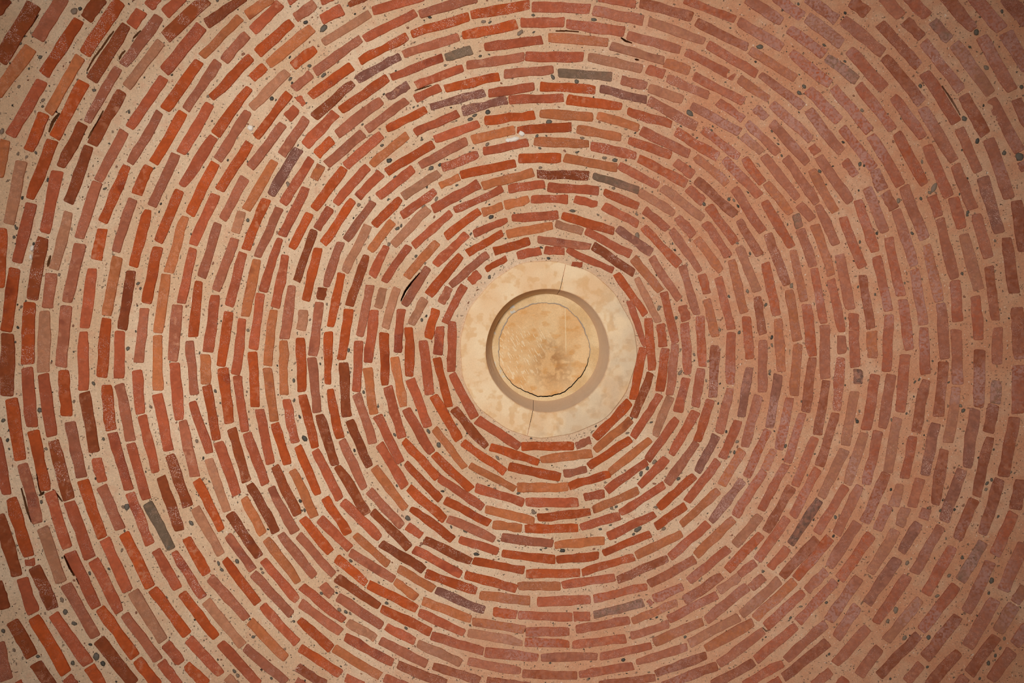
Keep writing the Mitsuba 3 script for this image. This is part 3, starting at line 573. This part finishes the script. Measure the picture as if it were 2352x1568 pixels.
def ring_stone(t0, t1, seed, drop):
    g = np.random.default_rng(seed)
    nt = 150
    th = np.linspace(t0, t1, nt)
    wob = 203.0 + 2.2 * np.sin(3 * th + 0.5) + 1.6 * np.sin(7 * th + 2) + 0.9 * np.sin(16 * th)
    soft = 0.5 + 0.5 * np.cos(th - math.radians(35))                 # the lip is worn round on its right and lower side
    lip = 1.2 + 7.0 * soft
    prof = []
    ox, oy = ring_point(th, wob, 1258, 803.5)
    ix, iy = ring_point(th, 141.0 + 0.8 * np.sin(5 * th), 1257, 804)
    bx, by = ring_point(th, 123.0 + 0.6 * np.sin(4 * th), 1253, 797.5)
    lerp = lambda a, b, k: a + (b - a) * k
    dx, dy = np.cos(th), np.sin(th)
    prof.append(on_plane(ox, oy, ZF + 0.2))
    prof.append(on_plane(ox, oy, ZF + 0.006))
    prof.append(on_plane(ox - 1.2 * dx, oy - 1.2 * dy, ZF + 0.0015))
    for k in (0.04, 0.2, 0.4, 0.6, 0.8):
        prof.append(on_plane(lerp(ox, ix + lip * dx, k), lerp(oy, iy + lip * dy, k), ZF))
    for a in (0, 0.25, 0.5, 0.75, 1.0):                              # round lip
        s, c = math.sin(a * math.pi / 2), math.cos(a * math.pi / 2)
        prof.append(on_plane(ix + lip * (1 - s) * dx, iy + lip * (1 - s) * dy, ZF + (1 - c) * lip * 0.0022))
    z0 = ZF + lip * 0.0022
    for k in (0.15, 0.3, 0.5, 0.7, 0.88, 1.0):
        prof.append(on_plane(lerp(ix, bx, k), lerp(iy, by, k), z0 + (ZF + DEPTH - z0) * k))
    prof.append(on_plane(bx, by, ZF + DEPTH + 0.05))
    V = np.array(prof)
    bump = 0.0045 * (meshkit.fbm(V * 14, 3, seed) - 0.5) + 0.0022 * (meshkit.fbm(V * 60, 2, seed + 3) - 0.5)
    V[1:-1, :, 2] += bump[1:-1] - drop
    m = len(V)
    i, j = np.meshgrid(np.arange(m - 1), np.arange(nt - 1), indexing="ij")
    a, b, c, d = i * nt + j, i * nt + j + 1, (i + 1) * nt + j + 1, (i + 1) * nt + j
    fc = [np.stack([a, b, c], -1).reshape(-1, 3), np.stack([a, c, d], -1).reshape(-1, 3)]
    V = V.reshape(-1, 3)
    for e in (0, nt - 1):                                            # the two broken ends
        ids = np.arange(m) * nt + e
        cen = len(V)
        V = np.vstack([V, V[ids].mean(0) + [0, 0, 0.08]])
        fc.append(np.array([[ids[k], ids[(k + 1) % m], cen] for k in range(m)]))
    return V, np.vstack(fc)


TOP, BOT = math.atan2(634 - 804, 1293 - 1257), math.atan2(960 - 804, 1220 - 1257)
gap = 0.0042
for key, (a, b, s, dp) in {"keystone__ring_stone": (TOP + gap, BOT - gap, 21, 0.0), "keystone__ring_stone_001": (BOT + gap, TOP + 2 * math.pi - gap, 22, 0.004)}.items():
    scene[key] = mikit.ply(ring_stone(a, b, s, dp), "stone_material", smooth=40)
labels["keystone__ring_stone"] = {"label": "right half of the stone ring, greyer"}
labels["keystone__ring_stone_001"] = {"label": "left half of the stone ring, cream"}
labels["keystone"] = {"label": "round cream limestone keystone ring with recessed disc at the vault's crown", "category": "keystone"}
ZB = ZF + DEPTH


def disc_radius(th):
    return 104.5 + 2.4 * np.sin(th) ** 2 + 1.3 * np.sin(5 * th + 1) + 0.8 * np.sin(11 * th + 2) + 0.5 * np.sin(23 * th) + 0.35 * np.sin(41 * th + 1) + 0.25 * np.sin(67 * th + 2)


def seam_gap(th):
    return 0.5 + 1.7 * np.clip(np.cos(th - math.radians(80)), 0, 1) ** 1.3 + 0.5 * np.clip(np.cos(th - math.radians(5)), 0, 1) ** 3


th = np.linspace(0, 2 * math.pi, 480, endpoint=False)


def radial(rings, caps):
    """Closed ring-by-ring surface: rings of (px, py, z) arrays; caps adds a centre to the last."""
    V = np.array([on_plane(*r) for r in rings])
    m, nt = V.shape[:2]
    V[:, :, 2] += 0.004 * (meshkit.fbm(V * 22, 3, 5) - 0.5) + 0.002 * (meshkit.fbm(V * 70, 2, 6) - 0.5)
    i, j = np.meshgrid(np.arange(m - 1), np.arange(nt), indexing="ij")
    a, b, c, d = i * nt + j, i * nt + (j + 1) % nt, (i + 1) * nt + (j + 1) % nt, (i + 1) * nt + j
    fc = [np.stack([a, b, c], -1).reshape(-1, 3), np.stack([a, c, d], -1).reshape(-1, 3)]
    V = V.reshape(-1, 3)
    if caps:
        V = np.vstack([V, V[(m - 1) * nt:].mean(0)])
        fc.append(np.array([[(m - 1) * nt + k, (m - 1) * nt + (k + 1) % nt, len(V) - 1] for k in range(nt)]))
    return V, np.vstack(fc)


rd, gp = disc_radius(th), seam_gap(th)
at = lambda r, cx=1248.5, cy=801.5: (cx + r * np.cos(th), cy + r * np.sin(th))
bx, by = 1253 + 127 * np.cos(th), 797.5 + 127 * np.sin(th)
hx, hy = at(rd + gp)
ledge = [(bx, by, ZB + 0.0 * th)] + [(bx + (hx - bx) * k, by + (hy - by) * k, ZB + 0 * th) for k in (0.3, 0.6, 0.9, 1.0)] + [(hx, hy, ZB + 0.05 + 0 * th)]
scene["keystone__ledge"] = mikit.ply(radial(ledge, False), "ledge_material", smooth=40)
tilt = 0.004 + 0.003 * np.sin(th)
disc = [(*at(rd), ZB + 0.06 + 0 * th), (*at(rd), ZB + tilt + 0.004)] + [(*at(rd * k), ZB + tilt * k + (0.002 if k > 0.98 else 0)) for k in (0.985, 0.95, 0.8, 0.65, 0.5, 0.35, 0.2, 0.08)]
scene["keystone__disc"] = mikit.ply(radial(disc, True), "disc_material", smooth=40)
labels["keystone__disc"] = {"label": "chiselled disc with a brown stain"}
# mortar squeezed into the seam round the disc's upper and left side
ts = np.linspace(math.radians(165), math.radians(372), 400)
rs = disc_radius(ts) + seam_gap(ts) / 2
wd = (1.1 + 0.4 * np.sin(9 * ts)) * np.clip(np.minimum(ts - ts[0], ts[-1] - ts) * 4, 0.1, 1)
S = np.array([on_plane(1248.5 + (rs + w * wd) * np.cos(ts), 801.5 + (rs + w * wd) * np.sin(ts), ZB + z) for w, z in ((-1.3, 0.006), (-0.8, -0.001), (0, -0.0022), (0.8, -0.001), (1.3, 0.006))])
nt = len(ts)
i, j = np.meshgrid(np.arange(4), np.arange(nt - 1), indexing="ij")
a, b, c, d = i * nt + j, i * nt + j + 1, (i + 1) * nt + j + 1, (i + 1) * nt + j
scene["keystone__seam"] = mikit.ply((S.reshape(-1, 3), np.vstack([np.stack([a, b, c], -1).reshape(-1, 3), np.stack([a, c, d], -1).reshape(-1, 3)])), "seam_material", smooth=True)
labels["keystone__seam"] = {"label": "grey mortar seam round the disc"}


# ---------------------------------------------------------------- small white things stuck in the joints
def put(key, parts, label, cat):
    V, Fc = zip(*parts)
    off = np.cumsum([0] + [len(v) for v in V])
    scene[key] = mikit.ply((np.vstack(V), np.vstack([f + o for f, o in zip(Fc, off)])), "white_material", smooth=True)
    labels[key] = {"label": label, "category": cat}


ICO2 = trimesh.creation.icosphere(2)
put("plug", [stone_on_dome(575, 294, 7, 6.6, 0.3, 0.012, ICO2, 1)], "round white plug set in the mortar left of the upper courses", "plug")
put("filler", [stone_on_dome(1176 + x, 392 * 0 + y, rx, ry, t, h, ICO2, k) for k, (x, y, rx, ry, t, h) in enumerate([(22, 307, 7, 6, 0.6, 0.014), (3, 320, 14, 5.5, -0.25, 0.013), (-9, 322, 6, 5, 0.2, 0.012)])],
    "torn white wad of filler in a joint straight above the keystone", "filler")
put("filler_001", [stone_on_dome(x, y, rx, ry, t, h, ICO2, k) for k, (x, y, rx, ry, t, h) in enumerate([(74, 570, 4.5, 9, 0.2, 0.012), (71, 590, 4, 7, 0.15, 0.011)])],
    "white crumb of filler between two bricks near the left edge", "filler")

# ---------------------------------------------------------------- the room below, out of the frame
RW = RAD * math.sin(math.radians(46))
ZW = CZ + RAD * math.cos(math.radians(46))
wall = trimesh.creation.annulus(RW - 0.02, RW + 0.35, ZW + 0.03 - FLOOR, sections=96)
wall.apply_translation([AX, AY, (ZW + 0.03 + FLOOR) / 2])
scene["wall_round"] = mikit.ply(wall, "plaster_material", smooth=30)
labels["wall_round"] = {"label": "round plastered wall that carries the vault", "kind": "structure"}
fl = trimesh.creation.cylinder(RW + 0.35, 0.1, sections=96)
fl.apply_translation([AX, AY, FLOOR - 0.05])
scene["floor"] = mikit.ply(fl, "paving_material")
labels["floor"] = {"label": "paved floor under the vault", "kind": "structure"}

# unseen uplight lighting the vault; its deep drum is shaped to dim the edges
axis = np.array([0.0, 0.0, CROWN]) - LAMP_AT
axis /= np.linalg.norm(axis)
side = np.cross([0, 1, 0], axis)
side /= np.linalg.norm(side)
TURN = np.eye(4)
TURN[:3, :3] = np.stack([side, np.cross(axis, side), axis], 1)
TURN[:3, 3] = LAMP_AT
ro, d = LAMP_RIM + 0.02, LAMP_DEEP
drum = trimesh.creation.revolve(np.array([[0, -d - 0.06], [ro, -d - 0.06], [ro, 0], [LAMP_RIM, 0], [LAMP_RIM, -d - 0.02], [0, -d - 0.02]]), sections=64)
drum.apply_transform(TURN)
scene["unseen_uplight__drum"] = mikit.ply(drum, "black_metal", smooth=30)
ph = np.arange(64) * 2 * math.pi / 64
Vd = np.vstack([[0, 0, -d], np.stack([LAMP_R * np.cos(ph), LAMP_R * np.sin(ph), np.full(64, -d)], -1)])
Fd = np.array([[0, 1 + k, 1 + (k + 1) % 64] for k in range(64)])
scene["unseen_uplight__diffuser"] = mikit.ply((Vd @ TURN[:3, :3].T + TURN[:3, 3], Fd), "plaster_material", emitter={"type": "area", "radiance": {"type": "rgb", "value": [float(v) for v in LAMP_TINT * LAMP_POWER]}})
foot = LAMP_AT - axis * (d + 0.04)
leg = trimesh.creation.cylinder(0.30, foot[2] - 0.05 - FLOOR + 0.06, sections=32) if foot[2] - FLOOR > 0.1 else trimesh.creation.cylinder(0.30, 0.06, sections=32)
h = float(leg.extents[2])
leg.apply_translation([foot[0], foot[1], FLOOR + h / 2])
scene["unseen_uplight__foot"] = mikit.ply(leg, "black_metal", smooth=30)
labels["unseen_uplight"] = {"label": "unseen round uplight on the floor, placed to light the vault and dim its edges", "category": "lamp"}
